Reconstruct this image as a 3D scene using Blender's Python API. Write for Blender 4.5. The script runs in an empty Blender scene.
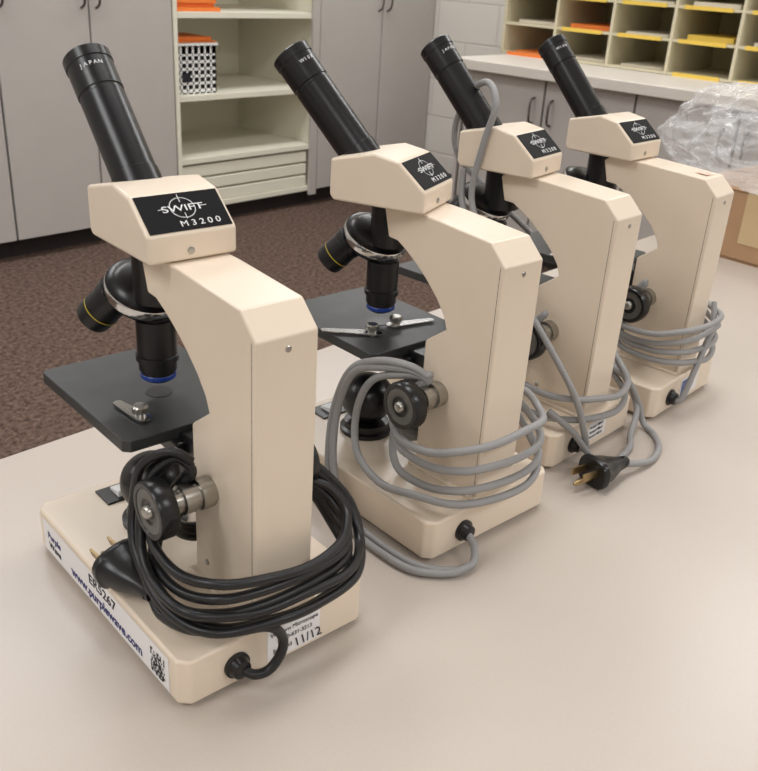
import bpy, bmesh, math, random
from mathutils import Vector, Matrix, noise
random.seed(4)
TZ=0.76
sc=bpy.context.scene
try:
    sc.view_settings.view_transform='Standard'
except Exception: pass
def lin(c):
    return tuple(((v/255)/12.92 if v/255<=0.04045 else ((v/255+0.055)/1.055)**2.4) for v in c)
def mat(name,rgb,rough=.5,metal=0,noise_amt=0,nscale=50,bump=0,bscale=200,coat=0,alpha=1,emit=0,spec=None):
    m=bpy.data.materials.new(name);m.use_nodes=True
    nt=m.node_tree;b=nt.nodes['Principled BSDF']
    c=lin(rgb)
    b.inputs['Base Color'].default_value=(*c,1);b.inputs['Roughness'].default_value=rough;b.inputs['Metallic'].default_value=metal
    if spec is not None:b.inputs['Specular IOR Level'].default_value=spec
    if coat:b.inputs['Coat Weight'].default_value=coat
    b.inputs['Alpha'].default_value=alpha
    if emit:
        b.inputs['Emission Color'].default_value=(1,1,1,1);b.inputs['Emission Strength'].default_value=emit
    tc=nt.nodes.new('ShaderNodeTexCoord')
    if noise_amt or bump:
        n=nt.nodes.new('ShaderNodeTexNoise');n.inputs['Scale'].default_value=nscale;n.inputs['Detail'].default_value=6
        nt.links.new(tc.outputs['Object'],n.inputs['Vector'])
        if noise_amt:
            r=nt.nodes.new('ShaderNodeValToRGB')
            r.color_ramp.elements[0].position=.3;r.color_ramp.elements[1].position=.7
            r.color_ramp.elements[0].color=(*[v*(1-noise_amt) for v in c],1)
            r.color_ramp.elements[1].color=(*[min(1,v*(1+noise_amt)) for v in c],1)
            nt.links.new(n.outputs['Fac'],r.inputs['Fac']);nt.links.new(r.outputs['Color'],b.inputs['Base Color'])
        if bump:
            n2=nt.nodes.new('ShaderNodeTexNoise');n2.inputs['Scale'].default_value=bscale
            nt.links.new(tc.outputs['Object'],n2.inputs['Vector'])
            bp=nt.nodes.new('ShaderNodeBump');bp.inputs['Strength'].default_value=bump;bp.inputs['Distance'].default_value=.002
            nt.links.new(n2.outputs['Fac'],bp.inputs['Height']);nt.links.new(bp.outputs['Normal'],b.inputs['Normal'])
    return m
CREAM=mat('cream_enamel',(232,216,196),.30,noise_amt=.025,nscale=12)
BLACK=mat('black_plastic',(20,20,22),.30)
LABELB=mat('label_black',(18,18,20),.55,spec=.12)
BLACKM=mat('black_satin_metal',(22,22,24),.34,metal=.2)
STAGE=mat('stage_black',(52,54,54),.42,noise_amt=.16,nscale=60)
CHROME=mat('chrome',(215,215,215),.16,metal=1)
STEEL=mat('brushed_steel',(178,176,170),.3,metal=1)
BRASS=mat('brass',(178,155,115),.35,metal=1)
WHITE=mat('white_print',(235,235,235),.5)
STICK=mat('sticker_white',(238,236,236),.5,noise_amt=.01)
INK=mat('ink_dark',(30,30,40),.6)
INKP=mat('ink_purple',(50,45,110),.6)
BLUE=mat('blue_band',(30,60,140),.3)
YEL=mat('yellow_band',(190,170,50),.3)
GCORD=mat('gray_cord',(150,149,149),.5)
BCORD=mat('black_cord',(22,22,24),.38)
BLUEST=mat('blue_sticker',(80,98,150),.5)
PINK=mat('pink_tape',(238,196,180),.5)
SEAM=mat('seam_dark',(90,78,66),.7)
SILVERTX=mat('knob_face',(112,112,110),.4,metal=.7)

def link(o,parent=None):
    sc.collection.objects.link(o)
    if parent: o.parent=parent
    return o
def empty(name,M=None):
    e=bpy.data.objects.new(name,None);e.empty_display_size=.05;sc.collection.objects.link(e)
    if M is not None:e.matrix_world=M
    return e
def mk(name,verts,faces,mats,parent=None,M=None,bevel=0,seg=2,smooth=True,fm=None,ang=35):
    me=bpy.data.meshes.new(name)
    if M is not None: verts=[M@Vector(v) for v in verts]
    me.from_pydata([tuple(v) for v in verts],[],faces)
    bm=bmesh.new();bm.from_mesh(me);bmesh.ops.recalc_face_normals(bm,faces=bm.faces);bm.to_mesh(me);bm.free()
    if not isinstance(mats,(list,tuple)):mats=[mats]
    for m in mats:me.materials.append(m)
    if fm:
        for p,k in zip(me.polygons,fm):p.material_index=k
    if smooth:
        for p in me.polygons:p.use_smooth=True
        me.set_sharp_from_angle(angle=math.radians(ang))
    o=bpy.data.objects.new(name,me);link(o,parent)
    if bevel:
        b=o.modifiers.new('bevel','BEVEL');b.width=bevel;b.segments=seg;b.limit_method='ANGLE';b.angle_limit=math.radians(25);b.harden_normals=True
    return o
def box(name,lo,hi,m,parent=None,M=None,bevel=0):
    x0,y0,z0=lo;x1,y1,z1=hi
    v=[(x0,y0,z0),(x1,y0,z0),(x1,y1,z0),(x0,y1,z0),(x0,y0,z1),(x1,y0,z1),(x1,y1,z1),(x0,y1,z1)]
    f=[(0,3,2,1),(4,5,6,7),(0,1,5,4),(1,2,6,5),(2,3,7,6),(3,0,4,7)]
    return mk(name,v,f,m,parent,M,bevel)
def boxes(name,lst,mats,parent=None,M=None,bevel=0):
    V=[];Fc=[];fm=[]
    for it in lst:
        lo,hi=it[0],it[1];k=it[2] if len(it)>2 else 0
        x0,y0,z0=lo;x1,y1,z1=hi;b=len(V)
        V+=[(x0,y0,z0),(x1,y0,z0),(x1,y1,z0),(x0,y1,z0),(x0,y0,z1),(x1,y0,z1),(x1,y1,z1),(x0,y1,z1)]
        Fc+=[tuple(b+i for i in f) for f in[(0,3,2,1),(4,5,6,7),(0,1,5,4),(1,2,6,5),(2,3,7,6),(3,0,4,7)]]
        fm+=[k]*6
    me=bpy.data.meshes.new(name)
    if M is not None: V=[M@Vector(v) for v in V]
    me.from_pydata([tuple(v) for v in V],[],Fc)
    if not isinstance(mats,(list,tuple)):mats=[mats]
    for m in mats:me.materials.append(m)
    for p,k in zip(me.polygons,fm):p.material_index=k
    o=bpy.data.objects.new(name,me);link(o,parent)
    if bevel:
        b=o.modifiers.new('bevel','BEVEL');b.width=bevel;b.segments=2
    return o
def prism(name,prof,y0,y1,m,parent=None,M=None,bevel=0,axis='y',seg=2):
    n=len(prof)
    if axis=='y': V=[(x,y0,z) for x,z in prof]+[(x,y1,z) for x,z in prof]
    else: V=[(x,y,y0) for x,y in prof]+[(x,y,y1) for x,y in prof]
    Fc=[tuple(range(n)),tuple(range(2*n-1,n-1,-1))]+[(i,(i+1)%n,n+(i+1)%n,n+i) for i in range(n)]
    return mk(name,V,Fc,m,parent,M,bevel,seg)
def lathe(name,p0,d,prof,mats,fmi=None,parent=None,M=None,N=40,knurl=None,ang=35):
    d=Vector(d).normalized();a=d.orthogonal().normalized();b=d.cross(a);p0=Vector(p0)
    V=[];Fc=[];fm=[]
    for j,(s,r) in enumerate(prof):
        for i in range(N):
            t=2*math.pi*i/N;rr=r
            if knurl and knurl[0]<=j<=knurl[1] and i%2: rr=r*knurl[2]
            V.append(p0+d*s+(a*math.cos(t)+b*math.sin(t))*rr)
    for j in range(len(prof)-1):
        for i in range(N):
            Fc.append((j*N+i,j*N+(i+1)%N,(j+1)*N+(i+1)%N,(j+1)*N+i));fm.append(fmi[j] if fmi else 0)
    Fc.append(tuple(range(N-1,-1,-1)));fm.append(fmi[0] if fmi else 0)
    L=(len(prof)-1)*N;Fc.append(tuple(range(L,L+N)));fm.append(fmi[-1] if fmi else 0)
    return mk(name,V,Fc,mats,parent,M,0,fm=fm,ang=ang)
def catmull(P,sub=8,closed=False):
    P=[Vector(p) for p in P];n=len(P);out=[]
    rng=range(n) if closed else range(n-1)
    for i in rng:
        g=(lambda k:P[k%n]) if closed else (lambda k:P[max(0,min(n-1,k))])
        p0,p1,p2,p3=g(i-1),g(i),g(i+1),g(i+2)
        for s in range(sub):
            t=s/sub
            out.append(.5*((2*p1)+(-p0+p2)*t+(2*p0-5*p1+4*p2-p3)*t*t+(-p0+3*p1-3*p2+p3)*t**3))
    if not closed: out.append(P[-1])
    return out
def cord(name,P,r,m,parent=None,closed=False,mm=True):
    if mm:P=[(x/1000,y/1000,z/1000) for x,y,z in P]
    pts=catmull(P,10,closed)
    cu=bpy.data.curves.new(name,'CURVE');cu.dimensions='3D';cu.bevel_depth=r;cu.bevel_resolution=4;cu.use_fill_caps=True
    s=cu.splines.new('POLY');s.points.add(len(pts)-1)
    for q,p in zip(s.points,pts):q.co=(*p,1)
    s.use_cyclic_u=closed
    cu.materials.append(m)
    o=bpy.data.objects.new(name+'_crv',cu);sc.collection.objects.link(o)
    dg=bpy.context.evaluated_depsgraph_get();me=bpy.data.meshes.new_from_object(o.evaluated_get(dg))
    for p in me.polygons:p.use_smooth=True
    o2=bpy.data.objects.new(name,me);link(o2,parent);bpy.data.objects.remove(o)
    return o2
def text(name,s,size,origin,xd,yd,m,parent=None,M=None,align='LEFT',sx=1,off=.00025,bold=0):
    cu=bpy.data.curves.new(name,'FONT');cu.body=s;cu.size=size;cu.align_x=align;cu.extrude=.00008;cu.offset=bold
    cu.materials.append(m)
    o=bpy.data.objects.new(name+'_f',cu);sc.collection.objects.link(o)
    dg=bpy.context.evaluated_depsgraph_get();me=bpy.data.meshes.new_from_object(o.evaluated_get(dg));bpy.data.objects.remove(o)
    x=Vector(xd).normalized();y=Vector(yd).normalized();z=x.cross(y)
    T=Matrix((( x.x*sx,y.x,z.x,origin[0]+z.x*off),(x.y*sx,y.y,z.y,origin[1]+z.y*off),(x.z*sx,y.z,z.z,origin[2]+z.z*off),(0,0,0,1)))
    me.transform((M@T) if M is not None else T)
    o2=bpy.data.objects.new(name,me);link(o2,parent);return o2

# ------------------------------------------------------------------ microscope
def mains_plug(parent,p,d,up,m,name='plug'):
    d=Vector(d).normalized();up=Vector(up);s=d.cross(up).normalized();up=s.cross(d).normalized();p=Vector(p)
    T=Matrix(((d.x,s.x,up.x,p.x),(d.y,s.y,up.y,p.y),(d.z,s.z,up.z,p.z),(0,0,0,1)))
    secs=[(-.034,.0045,.0045),(-.024,.006,.006),(-.016,.009,.008),(-.008,.0125,.010),(0,.014,.0115),(.003,.0165,.0135),(.007,.0165,.0135),(.0085,.0155,.0125)]
    V=[];Fc=[];N=24
    for x,a,b in secs:
        for i in range(N):
            t=2*math.pi*i/N;c,sn=math.cos(t),math.sin(t)
            V.append((x,a*math.copysign(abs(c)**.7,c),b*math.copysign(abs(sn)**.7,sn)))
    for j in range(len(secs)-1):
        for i in range(N):Fc.append((j*N+i,j*N+(i+1)%N,(j+1)*N+(i+1)%N,(j+1)*N+i))
    Fc.append(tuple(range(N)));L=(len(secs)-1)*N;Fc.append(tuple(range(L,L+N)))
    mk(name+'_body',V,Fc,m,parent,T)
    for k in range(3):
        x0=-.031+k*.004
        lathe(name+'_relief_%d'%k,T@Vector((x0,0,0)),d,[(0,.0055),(.0022,.0058)],m,parent=parent,N=20)
    boxes(name+'_prongs',[((.0085,-.0072,-.001),(.025,-.0057,.0055)),((.0085,.0057,-.001),(.025,.0072,.0055))],BRASS,parent,T)
    lathe(name+'_ground',T@Vector((.0085,0,-.006)),d,[(0,.0023),(.017,.0023),(.0195,.001)],BRASS,parent=parent,N=16)

ARM=[(-.0015,.034),(-.0024,.2184),(.0126,.2325),(.075,.2365),(.112,.2372),(.120,.232),(.114,.211),(.104,.2105),(.094,.2055),(.082,.198),(.070,.189),(.058,.178),(.0495,.167),(.0460,.158),(.0660,.143),(.0660,.034)]
AY0,AY1=-.0250,.0158
BX=-.006;BW_=.0684
def microscope(X,Y,yaw,hyaw,idx):
    a=math.pi/2-yaw
    R=empty('microscope',Matrix.Translation((X,Y,TZ))@Matrix.Rotation(a,4,'Z'))
    L=.1995;w=BW_;c=.006
    plan=[(BX+c,-w),(L-c,-w),(L,-w+c),(L,w-c),(L-c,w),(BX+c,w),(BX,w-c),(BX,-w+c)]
    prism('base',plan,.003,.0352,CREAM,R,bevel=.0022,axis='z',seg=3)
    for i,(fx,fy) in enumerate([(.016,.052),(.016,-.052),(.18,.052),(.18,-.052)]):
        lathe('foot_%d'%i,(fx,fy,0),(0,0,1),[(0,.008),(.0045,.009)],BLACK,parent=R,N=20)
    prism('arm',ARM,AY0,AY1,CREAM,R,bevel=.0014,seg=2)
    boxes('arm_seam',[((.0012,AY0-.0001,.037),(.0016,AY1+.0001,.2175))],SEAM,R)
    box('arm_foot_pad',(-.002,AY0-.004,.034),(.070,AY1+.004,.0375),CREAM,R,bevel=.001)
    def screw(nm,p,d,r=.0020):
        lathe(nm,p,d,[(0,r),(.0006,r),(.0009,r*.8)],STEEL,parent=R,N=18)
    screw('screw_back',(-.0021,-.005,.211),(-1,0,0))
    screw('screw_side',(.052,AY1,.05),(0,1,0))
    lathe('head_neck',(.128,0,.200),(0,0,1),[(0,.0165),(.035,.0165),(.0375,.0175)],BLACK,parent=R)
    ta=math.radians(26)
    n=Vector((math.sin(ta),0,-math.cos(ta)))
    cpt=Vector((.1455,.001,.2005))
    lathe('turret',cpt-n*.010,n,[(0,.017),(.003,.021),(.005,.0235),(.0055,.0258),(.0065,.0264),(.0115,.0264),(.0125,.0258),(.013,.0235),(.018,.0215),(.021,.015)],[BLACK,CHROME],[0,0,0,1,1,1,0,0,0],parent=R,N=96,knurl=(4,5,.985),ang=50)
    e=Vector((math.cos(ta),0,math.sin(ta)));yv=Vector((0,1,0))
    for k,(ph,ln,rr) in enumerate([(math.pi,.048,.0105),(math.pi/3,.026,.0118),(-math.pi/3,.036,.010)]):
        rad=e*math.cos(ph)+yv*math.sin(ph)
        mnt=cpt+rad*.0145+n*.003
        d=(n*math.cos(ta)+rad*math.sin(ta)).normalized()
        if k==0:
            prof=[(0,.0105),(.006,.0105),(.0062,.0128),(.026,.0128),(.030,.0128),(.0305,.0140),(.034,.0140),(.0345,.0124),(.041,.0124),(.0415,.0112),(.0435,.0112),(.044,.0116),(.0465,.0116),(.048,.0098),(.050,.006)]
            f=[0]*14;f[10]=1;f[11]=1;band=BLUE
        elif k==1:
            prof=[(0,.0105),(.004,.0105),(.0042,.013),(.010,.013),(.0105,.0122),(.022,.0122),(.0222,.0126),(.0230,.0126),(.0232,.0122),(.031,.0122),(.033,.0115),(.033,.008),(.031,.007)]
            f=[0]*12;f[7]=1;f[6]=1;band=YEL
        else:
            prof=[(0,.0095),(.004,.0095),(.0042,.011),(.022,.011),(.024,.010),(.0255,.010),(.036,.006)]
            f=[0,0,0,0,1,0];band=CHROME
        lathe('objective_%d'%(k+1),mnt,d,prof,[BLACKM,band],f,parent=R,N=36)
    Hm=Matrix.Translation((.0981,0,.2372))@Matrix.Rotation(-hyaw,4,'Z')
    hw=.0290
    prof=[(-.0140,.0002),(-.0140,.0165),(.0075,.0350),(.0270,.0385),(.0620,.0305),(.0620,.004),(.059,.0002)]
    prism('head',prof,-hw,hw,CREAM,R,Hm,bevel=.0022,seg=3)
    p0=Vector((-.0140,0,.0165));p1=Vector((.0075,0,.0350));t=(p1-p0).normalized();nn=Vector((-t.z,0,t.x))
    T=Hm@Matrix(((0,t.x,nn.x,p0.x),(-1,0,0,0),(0,t.z,nn.z,p0.z),(0,0,0,1)))
    ln=(p1-p0).length
    prism('label_plate',[(-.0265,.0016),(.0265,.0016),(.0265,ln-.0014),(-.0265,ln-.0014)],-.0002,.0006,LABELB,R,T,axis='z')
    text('label_model','M 3 2 0 0',.0054,(.007,.0040,.0007),(1,0,0),(0,1,0),WHITE,R,T,'CENTER',1.25)
    text('label_brand','SWIFT',.0060,(0,.0143,.0007),(1,0,0),(0,1,0),WHITE,R,T,'CENTER',1.6)
    V=[];Fc=[];Nn=48
    for rr in(.0066,.0070):
        for i in range(Nn):
            q=2*math.pi*i/Nn;V.append((1.15*rr*math.cos(q),.0165+rr*math.sin(q),.0009))
    for i in range(Nn):Fc.append((i,(i+1)%Nn,Nn+(i+1)%Nn,Nn+i))
    mk('label_ring',V,Fc,WHITE,R,T,smooth=False)
    boxes('label_cross',[((-.0155,.0164,.0007),(-.0112,.0167,.001)),((.0112,.0164,.0007),(.0155,.0167,.001)),((-.00015,.0090,.0007),(.00015,.0130,.001)),((-.00015,.0205,.0007),(.00015,.0255,.001))],WHITE,R,T)
    lathe('head_screw',Hm@Vector((-.0138,.002,.006)),Hm.to_3x3()@Vector((-1,0,0)),[(0,.0022),(.0008,.0022),(.001,.0018)],STEEL,parent=R,N=16)
    b=Vector((.0500,0,.0285));tip=Vector((.114,0,.0968));d=(tip-b).normalized();Lt=(tip-b).length
    s=[(-.004,.0150),(.008,.0150),(.0085,.0142),(Lt-.030,.0142),(Lt-.0295,.0138),(Lt-.0275,.0138),(Lt-.027,.0146),(Lt-.008,.0146),(Lt-.0075,.0152),(Lt-.001,.0152),(Lt,.0142),(Lt,.0085),(Lt-.003,.0075)]
    lathe('eyepiece_tube',Hm@b,Hm.to_3x3()@d,s,[BLACK],parent=R,N=56)
    D=(Hm.to_3x3()@d)
    side=Hm.to_3x3()@Vector((0,1,0));bk=D.cross(side).normalized()
    if bk.x>0: bk=-bk
    pos=(Hm@b)+D*(Lt-.015)
    for i,ch in enumerate('JAPAN' if idx%2==0 else 'W10X'):
        q=math.radians(48-i*12)
        nrm=(side*math.sin(q)+bk*math.cos(q)).normalized()
        xd=D.cross(nrm).normalized()
        if xd.dot(side)>0: xd=-xd
        yd=nrm.cross(xd)
        text('eyepiece_text_%d'%i,ch,.0038,pos+nrm*.0147,xd,yd,WHITE,R,align='CENTER')
    x0,x1,sw=.0850,.210,.0505
    prism('stage',[(x0+.004,-sw),(x1-.004,-sw),(x1,-sw+.004),(x1,sw-.004),(x1-.004,sw),(x0+.004,sw),(x0,sw-.004),(x0,-sw+.004)],.1235,.1316,STAGE,R,bevel=.0008,axis='z')
    lathe('stage_aperture',(.136,0,.1314),(0,0,1),[(0,.009),(.0005,.009),(.0005,.0075)],[BLACK],parent=R,N=32)
    boxes('stage_bracket',[((.064,-.018,.088),(.088,.014,.128)),((.078,-.020,.114),(.150,.020,.1240)),((.065,-.014,.05),(.070,.010,.140))],BLACK,R,bevel=.0015)
    lathe('diaphragm_disc',(.136,.004,.110),(0,0,1),[(0,.021),(.0025,.0225),(.005,.0225)],BLACK,parent=R,N=48,knurl=(1,2,.98))
    clips=[(.108,.028,math.radians(8),.032)] if idx==0 else [(.117,.024,math.radians(48),.050),(.120,-.004,math.radians(-105),.044)]
    for k,(cx,cy,an,Lc) in enumerate(clips):
        Tc=Matrix.Translation((cx,cy,.1320))@Matrix.Rotation(an,4,'Z')
        pr=[]
        for i in range(9):
            q=-math.pi/2+math.pi*i/8;pr.append((Lc*.75+.0032*math.cos(q),.0032*math.sin(q)))
        for i in range(9):
            q=math.pi/2+math.pi*i/8;pr.append((-.003+.0052*math.cos(q),.0052*math.sin(q)))
        prism('stage_clip_%d'%k,pr,.0012,.0020,CHROME,R,Tc,axis='z')
        lathe('clip_screw_%d'%k,(cx,cy,.1316),(0,0,1),[(0,.0035),(.0045,.0035),(.005,.0052),(.0085,.0052),(.0095,.004)],STEEL,parent=R,N=24,knurl=(2,3,.93))
    for sg in(1,-1):
        ys=AY1 if sg>0 else -AY0
        yk=.0445 if sg>0 else .041
        lathe('knob_shaft',(.0460,sg*(ys-.0005),.1065),(0,sg,0),[(0,.0088),(.002,.0098),(.010,.0098),(.0105,.0078),(.014,.0078),(.0145,.0092),(.021,.0092),(.0215,.007),(.029,.007)],STEEL,parent=R,N=40)
        lathe('focus_knob',(.0460,sg*yk,.1065),(0,sg,0),[(0,.010),(.001,.0170),(.002,.0184),(.0115,.0184),(.013,.0170),(.013,.0142),(.0125,.0138),(.0125,.0080),(.0120,.0075),(.0120,.0045),(.0145,.004),(.0155,.0025)],[BLACK,SILVERTX,STEEL],[0,0,0,0,0,0,1,0,0,2,2],parent=R,N=80,knurl=(2,3,.96),ang=50)
    # domed lamp housing: collar, round bulb-shaped cover
    prof=[(0,.0225),(.004,.0225),(.005,.0195),(.010,.0190)]+[(.031+.0215*math.sin(q*math.pi/20),.0225*math.cos(q*math.pi/20)) for q in range(-8,10)]
    lathe('illuminator_housing',(.134,.009,.0348),(0,0,1),prof,[BLACK],parent=R,N=56)
    box('switch_plate',(.168,-.004,.0350),(.190,.028,.0366),BLACK,R,bevel=.0005)
    prism('rocker_switch',[(.172,.036),(.186,.036),(.186,.0385),(.172,.0415)],.005,.018,WHITE,R,bevel=.0005)
    gy=.032 if idx<2 else .034
    lathe('cord_grommet',(BX+.001,gy,.0175),(-1,0,0),[(0,.0085),(.003,.0085),(.0035,.007),(.008,.006),(.009,.0035)],BLACK,parent=R,N=24)
    return R

M0=microscope(.2891,.3273,.1076,.0064,0)
M1=microscope(.5012,.3230,.0968,-.4098,1)
M2=microscope(.6855,.3423,.0204,-.14,2)
M3=microscope(.8481,.3298,-.0036,.0178,3)

w=BW_
def quad(name,o,xd,yd,sx,sy,m,parent,off=.00015):
    o=Vector(o);x=Vector(xd);y=Vector(yd);z=x.cross(y).normalized()*off
    return mk(name,[o+z,o+x*sx+z,o+x*sx+y*sy+z,o+y*sy+z],[(0,1,2,3)],m,parent,smooth=False)
quad('side_sticker',(.188,w,.0055),(-1,0,0),(0,0,1),.180,.0255,STICK,M0,.0002)
text('sticker_code','ER5267',.0105,(.114,w,.0205),(-1,0,0),(0,0,1),INK,M0,None,'LEFT',1.2,.0004,.0001)
text('sticker_url','www.purplewave.com',.0100,(.142,w,.0095),(-1,0,0),(0,0,1),INKP,M0,None,'LEFT',1.12,.0004,.0002)
text('sticker_logo','Purple',.0075,(.180,w,.0185),(-1,0,0),(0,0,1),INKP,M0,None,'LEFT',1.1,.0004,.0001)
text('sticker_logo2','Wave',.0075,(.179,w,.0105),(-1,0,0),(0,0,1),INK,M0,None,'LEFT',1.1,.0004,.0001)
V=[];Fc=[]
for i in range(13):
    for j in range(13):
        if random.random()<.52 or (i in(0,12) and j>8) :
            x=.0300-i*.0013;z=.008+j*.0014;b=len(V)
            V+=[(x,w+.0004,z),(x-.0013,w+.0004,z),(x-.0013,w+.0004,z+.0014),(x,w+.0004,z+.0014)];Fc.append((b,b+1,b+2,b+3))
mk('qr_code',V,Fc,INK,M0,smooth=False)
quad('service_sticker',(BX,.010,.0065),(0,-1,0),(0,0,1),.040,.0235,STICK,M0,.0003)
for i,(s,z) in enumerate([('Western Microscope',.0245),('1-800-631-3213',.0185),('Serviced',.0115)]):
    text('service_text_%d'%i,s,.0044,(BX-.0003,-.010 if i<2 else -.001,z),(0,-1,0),(0,0,1),INK,M0,None,'CENTER',.95,.0005)
text('service_hand','11/12',.0105,(BX-.0003,-.0105,.0085),(0,-1,0),(0,0.25,1),INK,M0,None,'LEFT',.9,.0005)
quad('service_sticker',(BX,.010,.011),(0,-1,0),(0,0,1),.030,.018,STICK,M2,.0003)
for i in range(3): text('service_text_%d'%i,'Serviced 1-800-63',.0038,(BX-.0003,.008,.023-i*.005),(0,-1,0),(0,0,1),INK,M2,None,'LEFT',.8,.0005)
quad('service_sticker',(BX,.012,.009),(0,-1,0),(0,0,1),.040,.021,STICK,M3,.0003)
quad('blue_sticker',(BX,.010,.010),(0,-1,0),(0,0,1),.020,.018,BLUEST,M3,.0005)
quad('pink_tape',(.018,-.012,.2333),(.98,0,.06),(0,1,0),.012,.012,PINK,M3,.0006)

def coil(parent,name,m,n,r,seed,lift=0,spread=1.0):
    rnd=random.Random(seed)
    for k in range(n):
        u=k/(max(1,n-1))-.5
        dz=u*.022*1000*spread+lift;do=rnd.uniform(-3,3)+abs(u)*4
        tw=rnd.uniform(-7,7)
        P=[(46,28,121+abs(u)*6+do*.3),(60,33+u*4,104),(64+do,43,78+dz*.5),(48,53+do*.5,62+dz+tw),(15,55+do*.5,62+dz+tw*.6),(-9,44,66+dz),(-17-do*.4,20,66+dz-tw*.4),(-17-do*.6,-12,64+dz-tw),(-10,-42,62+dz-tw*.5),(6+u*4,-60,63+dz),(24,-60,77+dz*.8),(38,-46,99),(46,-33,118+abs(u)*6),(60,-30,98),(74,-20,66),(80+do,0,52+u*6),(80,20,62+u*6),(68,29,92)]
        cord('%s_%d'%(name,k),P,r,m,parent,True)
rB=.0031
coil(M0,'cord_coil',BCORD,4,rB,1,2,1.4)
cord('cord_outer',[(46,28,126),(52,36,132),(62,48,114),(60,56,86),(38,62,68),(0,60,66),(-18,30,62),(-22,-5,62),(-16,-45,58),(6,-70,58),(22,-72,76),(34,-56,100),(44,-36,120)],rB,BCORD,M0)
cord('cord_outer_b',[(46,28,130),(52,38,137),(68,48,124),(74,52,98),(62,59,74),(25,62,56),(-8,50,52),(-24,15,54),(-24,-15,52),(-14,-52,50),(10,-74,58),(24,-73,80),(36,-54,106),(46,-36,122)],rB,BCORD,M0)
cord('cord_tail',[(42,59,47),(30,60,44),(6,56,48),(-14,40,52),(-21,20,50),(-21,10,38),(-21,10,26),(-20,18,16),(-17,27,15),(-9,32,17.5)],rB,BCORD,M0)
mains_plug(M0,(.076,.0615,.0515),(.98,.08,.03),(0,.3,1),BLACK)
r=.0030
coil(M1,'cord_coil',GCORD,3,r,3,8,1.5)
cord('cord_hang_a',[(46,28,119),(56,36,126),(76,46,124),(100,55,114),(112,60,80),(100,73,42),(80,79,12),(58,79,4),(20,80,3.5),(-6,76,3.5),(-24,60,3.5),(-30,46,6),(-22,36,13),(-9,32,17.5)],r,GCORD,M1)
cord('cord_hang_c',[(46,28,122),(58,38,130),(82,48,128),(106,55,112),(116,62,72),(104,74,30),(84,80,8),(56,86,3.5),(16,87,3.5),(-8,82,3.5),(-26,64,4),(-31,50,7)],r,GCORD,M1)
cord('cord_hang_b',[(46,28,122),(60,38,122),(84,50,112),(94,56,84),(80,66,56),(50,68,44),(15,66,50),(-10,48,48),(-20,15,46),(-18,-25,44),(-4,-52,50),(14,-57,66)],r,GCORD,M1)
coil(M2,'cord_coil',GCORD,2,r,5,-10,.9)
cord('cord_top',[(-9,34,17.5),(-19,34,18),(-18,42,40),(-8,50,72),(22,53,108),(48,55,134),(84,56,158),(112,44,182),(134,38,214),(128,36,262),(121,34,294),(138,24,310),(168,6,300),(190,0,268),(188,-6,236),(160,-22,206),(120,-44,170)],r,GCORD,M2)
cord('cord_top_b',[(48,54,120),(84,60,150),(118,44,176),(142,40,206),(146,38,236)],r,GCORD,M2)
cord('cord_table_loop',[(10,58,52),(-12,48,36),(-28,30,8),(-36,5,3.4),(-32,-25,3.4),(-20,-48,5),(-10,-72,20),(4,-72,44),(20,-50,70)],r,GCORD,M2)
cord('cord_to_plug',[(-50,24,12),(-56,4,8),(-58,-20,3.6),(-50,-48,3.4),(-34,-68,3.4),(-18,-76,6),(-9,-75,26),(2,-64,50),(20,-50,66)],r,GCORD,M2)
mains_plug(M2,(-.044,.052,.0138),(.22,.95,.0),(0,0,1),BLACK)
coil(M3,'cord_coil',GCORD,4,r,8,10,1.5)
cord('cord_tail',[(-9,34,17.5),(-18,34,20),(-20,20,50),(-18,0,74),(-12,-25,80),(0,-44,100)],r,GCORD,M3)

# ------------------------------------------------------------------ table
TBL=mat('table_laminate',(192,181,170),.32,noise_amt=.015,nscale=400)
tb=empty('table')
prism('table_top',[(-.25,-.10),(1.95,-.10),(1.95,.67),(-.25,.67)],TZ-.028,TZ,TBL,tb,bevel=.004,axis='z')
LEG=mat('leg_metal',(70,66,62),.4,metal=.8)
boxes('table_frame',[((-.20,-.05,TZ-.06),(1.90,-.02,TZ-.028)),((-.20,.59,TZ-.06),(1.90,.62,TZ-.028))]+[((x,y,0),(x+.035,y+.035,TZ-.03)) for x in(-.15,1.8) for y in(-.05,.585)],LEG,tb)

# ------------------------------------------------------------------ room
WALL=bpy.data.materials.new('painted_block');WALL.use_nodes=True
nt=WALL.node_tree;b=nt.nodes['Principled BSDF'];b.inputs['Roughness'].default_value=.55
tc=nt.nodes.new('ShaderNodeTexCoord');sp=nt.nodes.new('ShaderNodeSeparateXYZ');cb=nt.nodes.new('ShaderNodeCombineXYZ')
ad=nt.nodes.new('ShaderNodeMath');ad.operation='ADD'
nt.links.new(tc.outputs['Object'],sp.inputs[0]);nt.links.new(sp.outputs['X'],ad.inputs[0]);nt.links.new(sp.outputs['Y'],ad.inputs[1])
nt.links.new(ad.outputs[0],cb.inputs['X']);nt.links.new(sp.outputs['Z'],cb.inputs['Y'])
br=nt.nodes.new('ShaderNodeTexBrick');br.inputs['Scale'].default_value=1;br.inputs['Brick Width'].default_value=.4;br.inputs['Row Height'].default_value=.2;br.inputs['Mortar Size'].default_value=.006;br.inputs['Mortar Smooth'].default_value=.8
br.inputs['Color1'].default_value=(*lin((232,228,220)),1);br.inputs['Color2'].default_value=(*lin((230,226,218)),1);br.inputs['Mortar'].default_value=(*lin((215,210,202)),1)
nt.links.new(cb.outputs[0],br.inputs['Vector']);nt.links.new(br.outputs['Color'],b.inputs['Base Color'])
bp=nt.nodes.new('ShaderNodeBump');bp.invert=True;bp.inputs['Strength'].default_value=.5;bp.inputs['Distance'].default_value=.004
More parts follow.
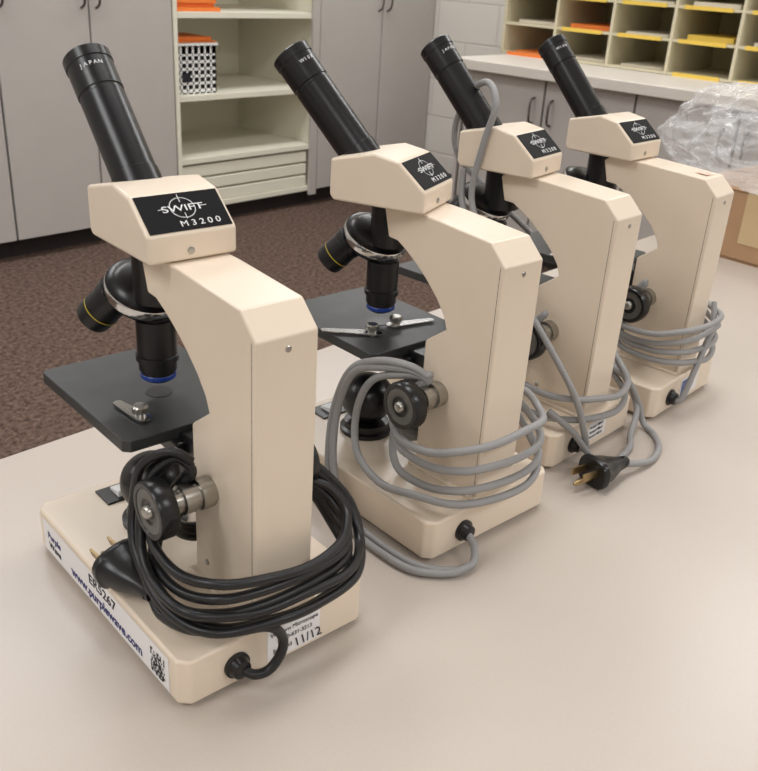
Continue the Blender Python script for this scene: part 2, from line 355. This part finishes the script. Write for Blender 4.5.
nt.links.new(br.outputs['Fac'],bp.inputs['Height']);nt.links.new(bp.outputs['Normal'],b.inputs['Normal'])
CEIL=mat('ceiling_tile',(235,233,228),.9,noise_amt=.03,nscale=60)
CARPET=bpy.data.materials.new('carpet');CARPET.use_nodes=True
nt=CARPET.node_tree;b=nt.nodes['Principled BSDF'];b.inputs['Roughness'].default_value=.95;b.inputs['Specular IOR Level'].default_value=.1
tc=nt.nodes.new('ShaderNodeTexCoord');n=nt.nodes.new('ShaderNodeTexNoise');n.inputs['Scale'].default_value=60;n.inputs['Detail'].default_value=8;n.inputs['Roughness'].default_value=.85
rp=nt.nodes.new('ShaderNodeValToRGB');rp.color_ramp.elements[0].position=.40;rp.color_ramp.elements[1].position=.62
rp.color_ramp.elements[0].color=(*lin((54,42,38)),1);rp.color_ramp.elements[1].color=(*lin((132,110,98)),1)
nt.links.new(tc.outputs['Object'],n.inputs['Vector']);nt.links.new(n.outputs['Fac'],rp.inputs['Fac']);nt.links.new(rp.outputs['Color'],b.inputs['Base Color'])
x0,x1,y0,y1,zc=-3,4.07,-3,3.97,2.75
box('floor',(x0-.1,y0-.1,-.1),(x1+.1,y1+.1,0),CARPET)
box('ceiling',(x0-.1,y0-.1,zc),(x1+.1,y1+.1,zc+.1),CEIL)
box('wall_back',(x0-.1,y1,0),(x1+.1,y1+.1,zc),WALL)
box('wall_front',(x0-.1,y0-.1,0),(x1+.1,y0,zc),WALL)
box('wall_left',(x0-.1,y0,0),(x0,y1,zc),WALL)
box('wall_right',(x1,y0,0),(x1+.1,y1,zc),WALL)
BASEB=mat('baseboard_rubber',(40,33,32),.6)
box('baseboard_right',(x1-.008,2.53,0),(x1,3.34,.10),BASEB)

GRAY=mat('cabinet_laminate',(190,184,179),.45,noise_amt=.015,nscale=10)
GRAYD=mat('cabinet_gap',(58,52,50),.7)
LAM=mat('cream_laminate',(236,232,214),.5)
HND=mat('handle_metal',(120,115,110),.35,metal=.9)
def tall(Xs,name='storage_cabinet'):
    e=empty(name)
    a,bx=Xs[0],Xs[-1]
    box('carcass',(a,3.372,.085),(bx,3.96,2.2),GRAYD,e)
    box('toe_kick',(a,3.42,0),(bx,3.96,.085),BASEB,e)
    for i in range(len(Xs)-1):
        box('door_leaf_%d'%(i+1),(Xs[i]+.0035,3.35,.085),(Xs[i+1]-.0035,3.371,2.2),GRAY,e,bevel=.002)
    for i in range(0,len(Xs)-1,2):
        xm=Xs[i+1]
        for s in(-1,1):
            hx=xm+s*.032
            cord('handle',[(hx,3.349,.94),(hx,3.325,.955),(hx,3.318,.99),(hx,3.318,1.04),(hx,3.325,1.075),(hx,3.349,1.09)],.005,HND,e,mm=False)
    return e
tall([.42,.805,1.19]);tall([1.192,1.587])
tall([1.589,1.974,2.356]);tall([3.205,3.645,4.06])
e=empty('shelving_cabinet')
SX0,SX1=2.36,3.20
boxes('frame',[((SX0,3.35,.085),(SX0+.02,3.96,2.2)),((SX1-.02,3.35,.085),(SX1,3.96,2.2)),((SX0,3.94,.085),(SX1,3.96,2.2)),((SX0,3.36,2.18),(SX1,3.96,2.2))],LAM,e)
for i,z in enumerate([.105,.315,.588,.928,1.29,1.65]):
    box('shelf_%d'%i,(SX0+.02,3.36,z-.025),(SX1-.02,3.94,z),LAM,e,bevel=.002)
box('toe_kick',(SX0,3.42,0),(SX1,3.96,.06),BASEB,e)
box('face_stile',(SX1-.045,3.345,.06),(SX1,3.36,2.2),GRAY,e)
for i in range(3):
    box('drawer_%d'%i,(SX0+.022,3.368,.107+i*.06),(SX1-.05,3.90,.107+i*.06+.052),LAM,e,bevel=.004)
BW=mat('white_plastic',(240,240,238),.45)
e=empty('plastic_basket')
bx0,bx1,by0,by1,bz0,bz1=2.400,2.615,3.40,3.66,.589,.80
lst=[((bx0,by0,bz0),(bx1,by1,bz0+.006))]
for k in range(6):
    z=bz0+.02+k*.030 if k<5 else bz1-.045
    h=.018 if k<5 else .045
    lst+=[((bx0,by0,z),(bx1,by0+.004,z+h)),((bx0,by1-.004,z),(bx1,by1,z+h)),((bx0,by0,z),(bx0+.004,by1,z+h)),((bx1-.004,by0,z),(bx1,by1,z+h))]
for k in range(7):
    x=bx0+k*(bx1-bx0-.022)/6
    lst+=[((x,by0,bz0),(x+.022,by0+.004,bz1)),((x,by1-.004,bz0),(x+.022,by1,bz1))]
    y=by0+k*(by1-by0-.024)/6
    lst+=[((bx0,y,bz0),(bx0+.004,y+.024,bz1)),((bx1-.004,y,bz0),(bx1,y+.024,bz1))]
lst.append(((bx0-.008,by0-.008,bz1-.010),(bx1+.008,by0+.002,bz1)));lst.append(((bx0-.008,by1-.002,bz1-.010),(bx1+.008,by1+.008,bz1)))
lst.append(((bx0-.008,by0,bz1-.010),(bx0+.002,by1,bz1)));lst.append(((bx1-.002,by0,bz1-.010),(bx1+.008,by1,bz1)))
boxes('lattice',lst,BW,e)
box('contents',(bx0+.01,by0+.02,bz0+.007),(bx1-.01,by1-.01,bz1-.03),mat('gray_contents',(205,205,204),.7,noise_amt=.2,nscale=30),e)
box('tag',(bx0+.03,by0-.003,bz0+.05),(bx0+.075,by0-.001,bz0+.09),INK,e)
ORG=mat('orange_paper',(242,132,58),.6)
boxes('orange_folder',[((bx0-.0,by0+.01,bz1+.001),(bx1+.012,by1-.02,bz1+.006)),((bx0+.01,by0+.03,bz1+.007),(bx1+.0,by1-.03,bz1+.022))],ORG)
boxes('orange_folder',[((2.388,3.38,.929),(2.63,3.62,.945)),((2.395,3.40,.946),(2.61,3.60,.96)),((2.388,3.39,.961),(2.615,3.62,.978))],ORG)
e=empty('base_cabinet')
CY0,CY1=-.6,2.50
box('carcass',(3.262,CY0,.09),(4.06,CY1-.02,.775),GRAYD,e)
box('end_panel',(3.24,CY1-.02,.0),(4.06,CY1,.775),GRAY,e)
box('toe_kick',(3.30,CY0,0),(4.06,CY1-.02,.09),BASEB,e)
yy=CY1-.03;i=0
while yy>CY0+.4:
    box('door_leaf_%d'%i,(3.24,yy-.40,.10),(3.261,yy-.006,.77),GRAY,e,bevel=.002)
    hy=(yy-.36) if i%2==0 else (yy-.045)
    cord('handle_%d'%i,[(3.239,hy,.60),(3.215,hy,.61),(3.21,hy,.65),(3.215,hy,.69),(3.239,hy,.70)],.005,HND,e,mm=False)
    yy-=.404;i+=1
CT=mat('counter_laminate',(226,219,209),.4,noise_amt=.015,nscale=200)
box('counter_slab',(3.19,CY0,.776),(4.06,CY1+.02,.818),CT,e,bevel=.004)
e=empty('mail_sorter')
CUB=mat('sorter_wood',(214,206,178),.55);CUBB=mat('sorter_back',(190,181,145),.6)
X0,X1=3.60,4.02;Yt=2.557;cw=.272;zb=TZ+.060
nc,nr,rh=7,6,.125
lst=[]
for i in range(nc+1):
    y=Yt-i*cw
    lst.append(((X0,y-.006,zb),(X1,y+.006,zb+nr*rh+.015)))
for j in range(nr+1):
    z=zb+j*rh
    lst.append(((X0+.004,Yt-nc*cw,z),(X1,Yt,z+.010)))
boxes('grid',lst,CUB,e)
box('back_panel',(X1,Yt-nc*cw,zb),(X1+.01,Yt,zb+nr*rh+.012),CUBB,e)
YELP=mat('yellow_label',(240,205,90),.6)
PAP=mat('loose_paper',(230,222,205),.7)
lab=[];pap=[]
rnd=random.Random(7)
for i in range(nc):
    for j in range(nr):
        y=Yt-i*cw-.035;z=zb+j*rh
        kk=0 if (i,j) in((0,0),(0,2),(1,4)) else 1
        if not(j==0 and i in(1,2)) and not (i==0 and j==1):
            lab.append(((X0-.004,y-.195,z-.002),(X0+.0035,y,z+.013),kk))
        if rnd.random()<.65:
            hgt=rnd.uniform(.004,.02)
            q=2 if rnd.random()<.12 else (1 if (i,j) in ((0,0),(1,1),(3,3)) else 0)
            pap.append(((X0+.05,y-.2,z+.0105),(X1-.05,y-.01,z+.0105+hgt),q))
boxes('labels',lab,[ORG,YELP],e)
boxes('papers',pap,[PAP,ORG,YELP],e)

CARD=mat('cardboard',(178,142,108),.8,noise_amt=.06,nscale=20)
e=empty('cardboard_box')
Tb=Matrix.Translation((1.40,.36,TZ))@Matrix.Rotation(math.radians(-6),4,'Z')
boxes('carton',[((0,0,0.0),(.30,.26,.005)),((0,0,.001),(.004,.26,.11)),((.296,0,.001),(.30,.26,.11)),((0,0,.001),(.30,.004,.11)),((0,.256,.001),(.30,.26,.11)),((0,0,.108),(.145,.26,.111)),((.155,0,.108),(.30,.26,.111))],CARD,e,Tb)
boxes('packing_tape',[((-.001,.10,.03),(.31-.009,.15,.1118))],mat('tape',(205,180,140),.25),e,Tb)
BAG=bpy.data.materials.new('clear_plastic');BAG.use_nodes=True
nt=BAG.node_tree;b=nt.nodes['Principled BSDF'];b.inputs['Base Color'].default_value=(.9,.91,.93,1);b.inputs['Roughness'].default_value=.12;b.inputs['Specular IOR Level'].default_value=1
tc=nt.nodes.new('ShaderNodeTexCoord');nz=nt.nodes.new('ShaderNodeTexNoise');nz.inputs['Scale'].default_value=9;nz.inputs['Detail'].default_value=2;nz.inputs['Distortion'].default_value=2.5
nt.links.new(tc.outputs['Object'],nz.inputs['Vector']);bp=nt.nodes.new('ShaderNodeBump');bp.inputs['Strength'].default_value=.8;bp.inputs['Distance'].default_value=.015
nt.links.new(nz.outputs['Fac'],bp.inputs['Height']);nt.links.new(bp.outputs['Normal'],b.inputs['Normal'])
lw=nt.nodes.new('ShaderNodeLayerWeight');lw.inputs['Blend'].default_value=.3
mr=nt.nodes.new('ShaderNodeMapRange');mr.inputs['To Min'].default_value=.12;mr.inputs['To Max'].default_value=.6
nt.links.new(bp.outputs['Normal'],lw.inputs['Normal']);nt.links.new(lw.outputs['Facing'],mr.inputs['Value']);nt.links.new(mr.outputs['Result'],b.inputs['Alpha'])
bm=bmesh.new();bmesh.ops.create_icosphere(bm,subdivisions=6,radius=1)
for v in bm.verts:
    p=v.co.copy()
    k=1+.36*noise.noise(p*1.5+Vector((3,1,7)))+.18*abs(noise.noise(p*2.8))-.08*abs(noise.noise(p*6+Vector((5,5,5))))
    q=Vector((p.x*.155,p.y*.155,p.z*.09))*k
    if q.z<-.055:q.z=-.055
    v.co=q
me=bpy.data.meshes.new('plastic_bag');bm.to_mesh(me);bm.free();me.materials.append(BAG)
for p in me.polygons:p.use_smooth=True
o=bpy.data.objects.new('plastic_bag',me);link(o);o.location=(1.54,.54,TZ+.1125+.055)

LM=mat('light_diffuser',(255,255,255),.5,emit=1.5)
for lx in(-1.4,.9,3.0):
    for ly in(-1.6,.6,2.6):
        e=empty('ceiling_light',Matrix.Translation((lx,ly,zc)))
        boxes('fixture',[((-.62,-.32,-.03),(.62,.32,0),0),((-.58,-.28,-.034),(.58,.28,-.030),1)],[BW,LM],e)
        ld=bpy.data.lights.new('lamp','AREA');ld.shape='RECTANGLE';ld.size=1.16;ld.size_y=.56;ld.energy=18.5 if (lx,ly)!=(.9,.6) else 14.5;ld.color=(.985,.99,1)
        lo=bpy.data.objects.new('lamp',ld);link(lo,e);lo.location=(0,0,-.04)
wd=bpy.data.worlds.new('world');sc.world=wd;wd.use_nodes=True
wd.node_tree.nodes['Background'].inputs[0].default_value=(.8,.85,.9,1);wd.node_tree.nodes['Background'].inputs[1].default_value=.3

th,ro,ps=.4402,.0644,.8482
f=Vector((math.sin(ps)*math.cos(th),math.cos(ps)*math.cos(th),-math.sin(th)))
r_=Vector((math.cos(ps),-math.sin(ps),0));u_=r_.cross(f)
R_=r_*math.cos(ro)+u_*math.sin(ro);U_=-r_*math.sin(ro)+u_*math.cos(ro)
cd=bpy.data.cameras.new('camera');cam=bpy.data.objects.new('camera',cd);sc.collection.objects.link(cam)
cam.matrix_world=Matrix(((R_.x,U_.x,-f.x,0),(R_.y,U_.y,-f.y,0),(R_.z,U_.z,-f.z,.3979+TZ),(0,0,0,1)))
cd.sensor_fit='HORIZONTAL';cd.sensor_width=36;cd.lens=893.5/758*36;cd.clip_start=.01
cd.dof.use_dof=True;cd.dof.focus_distance=.68;cd.dof.aperture_fstop=24
sc.camera=cam
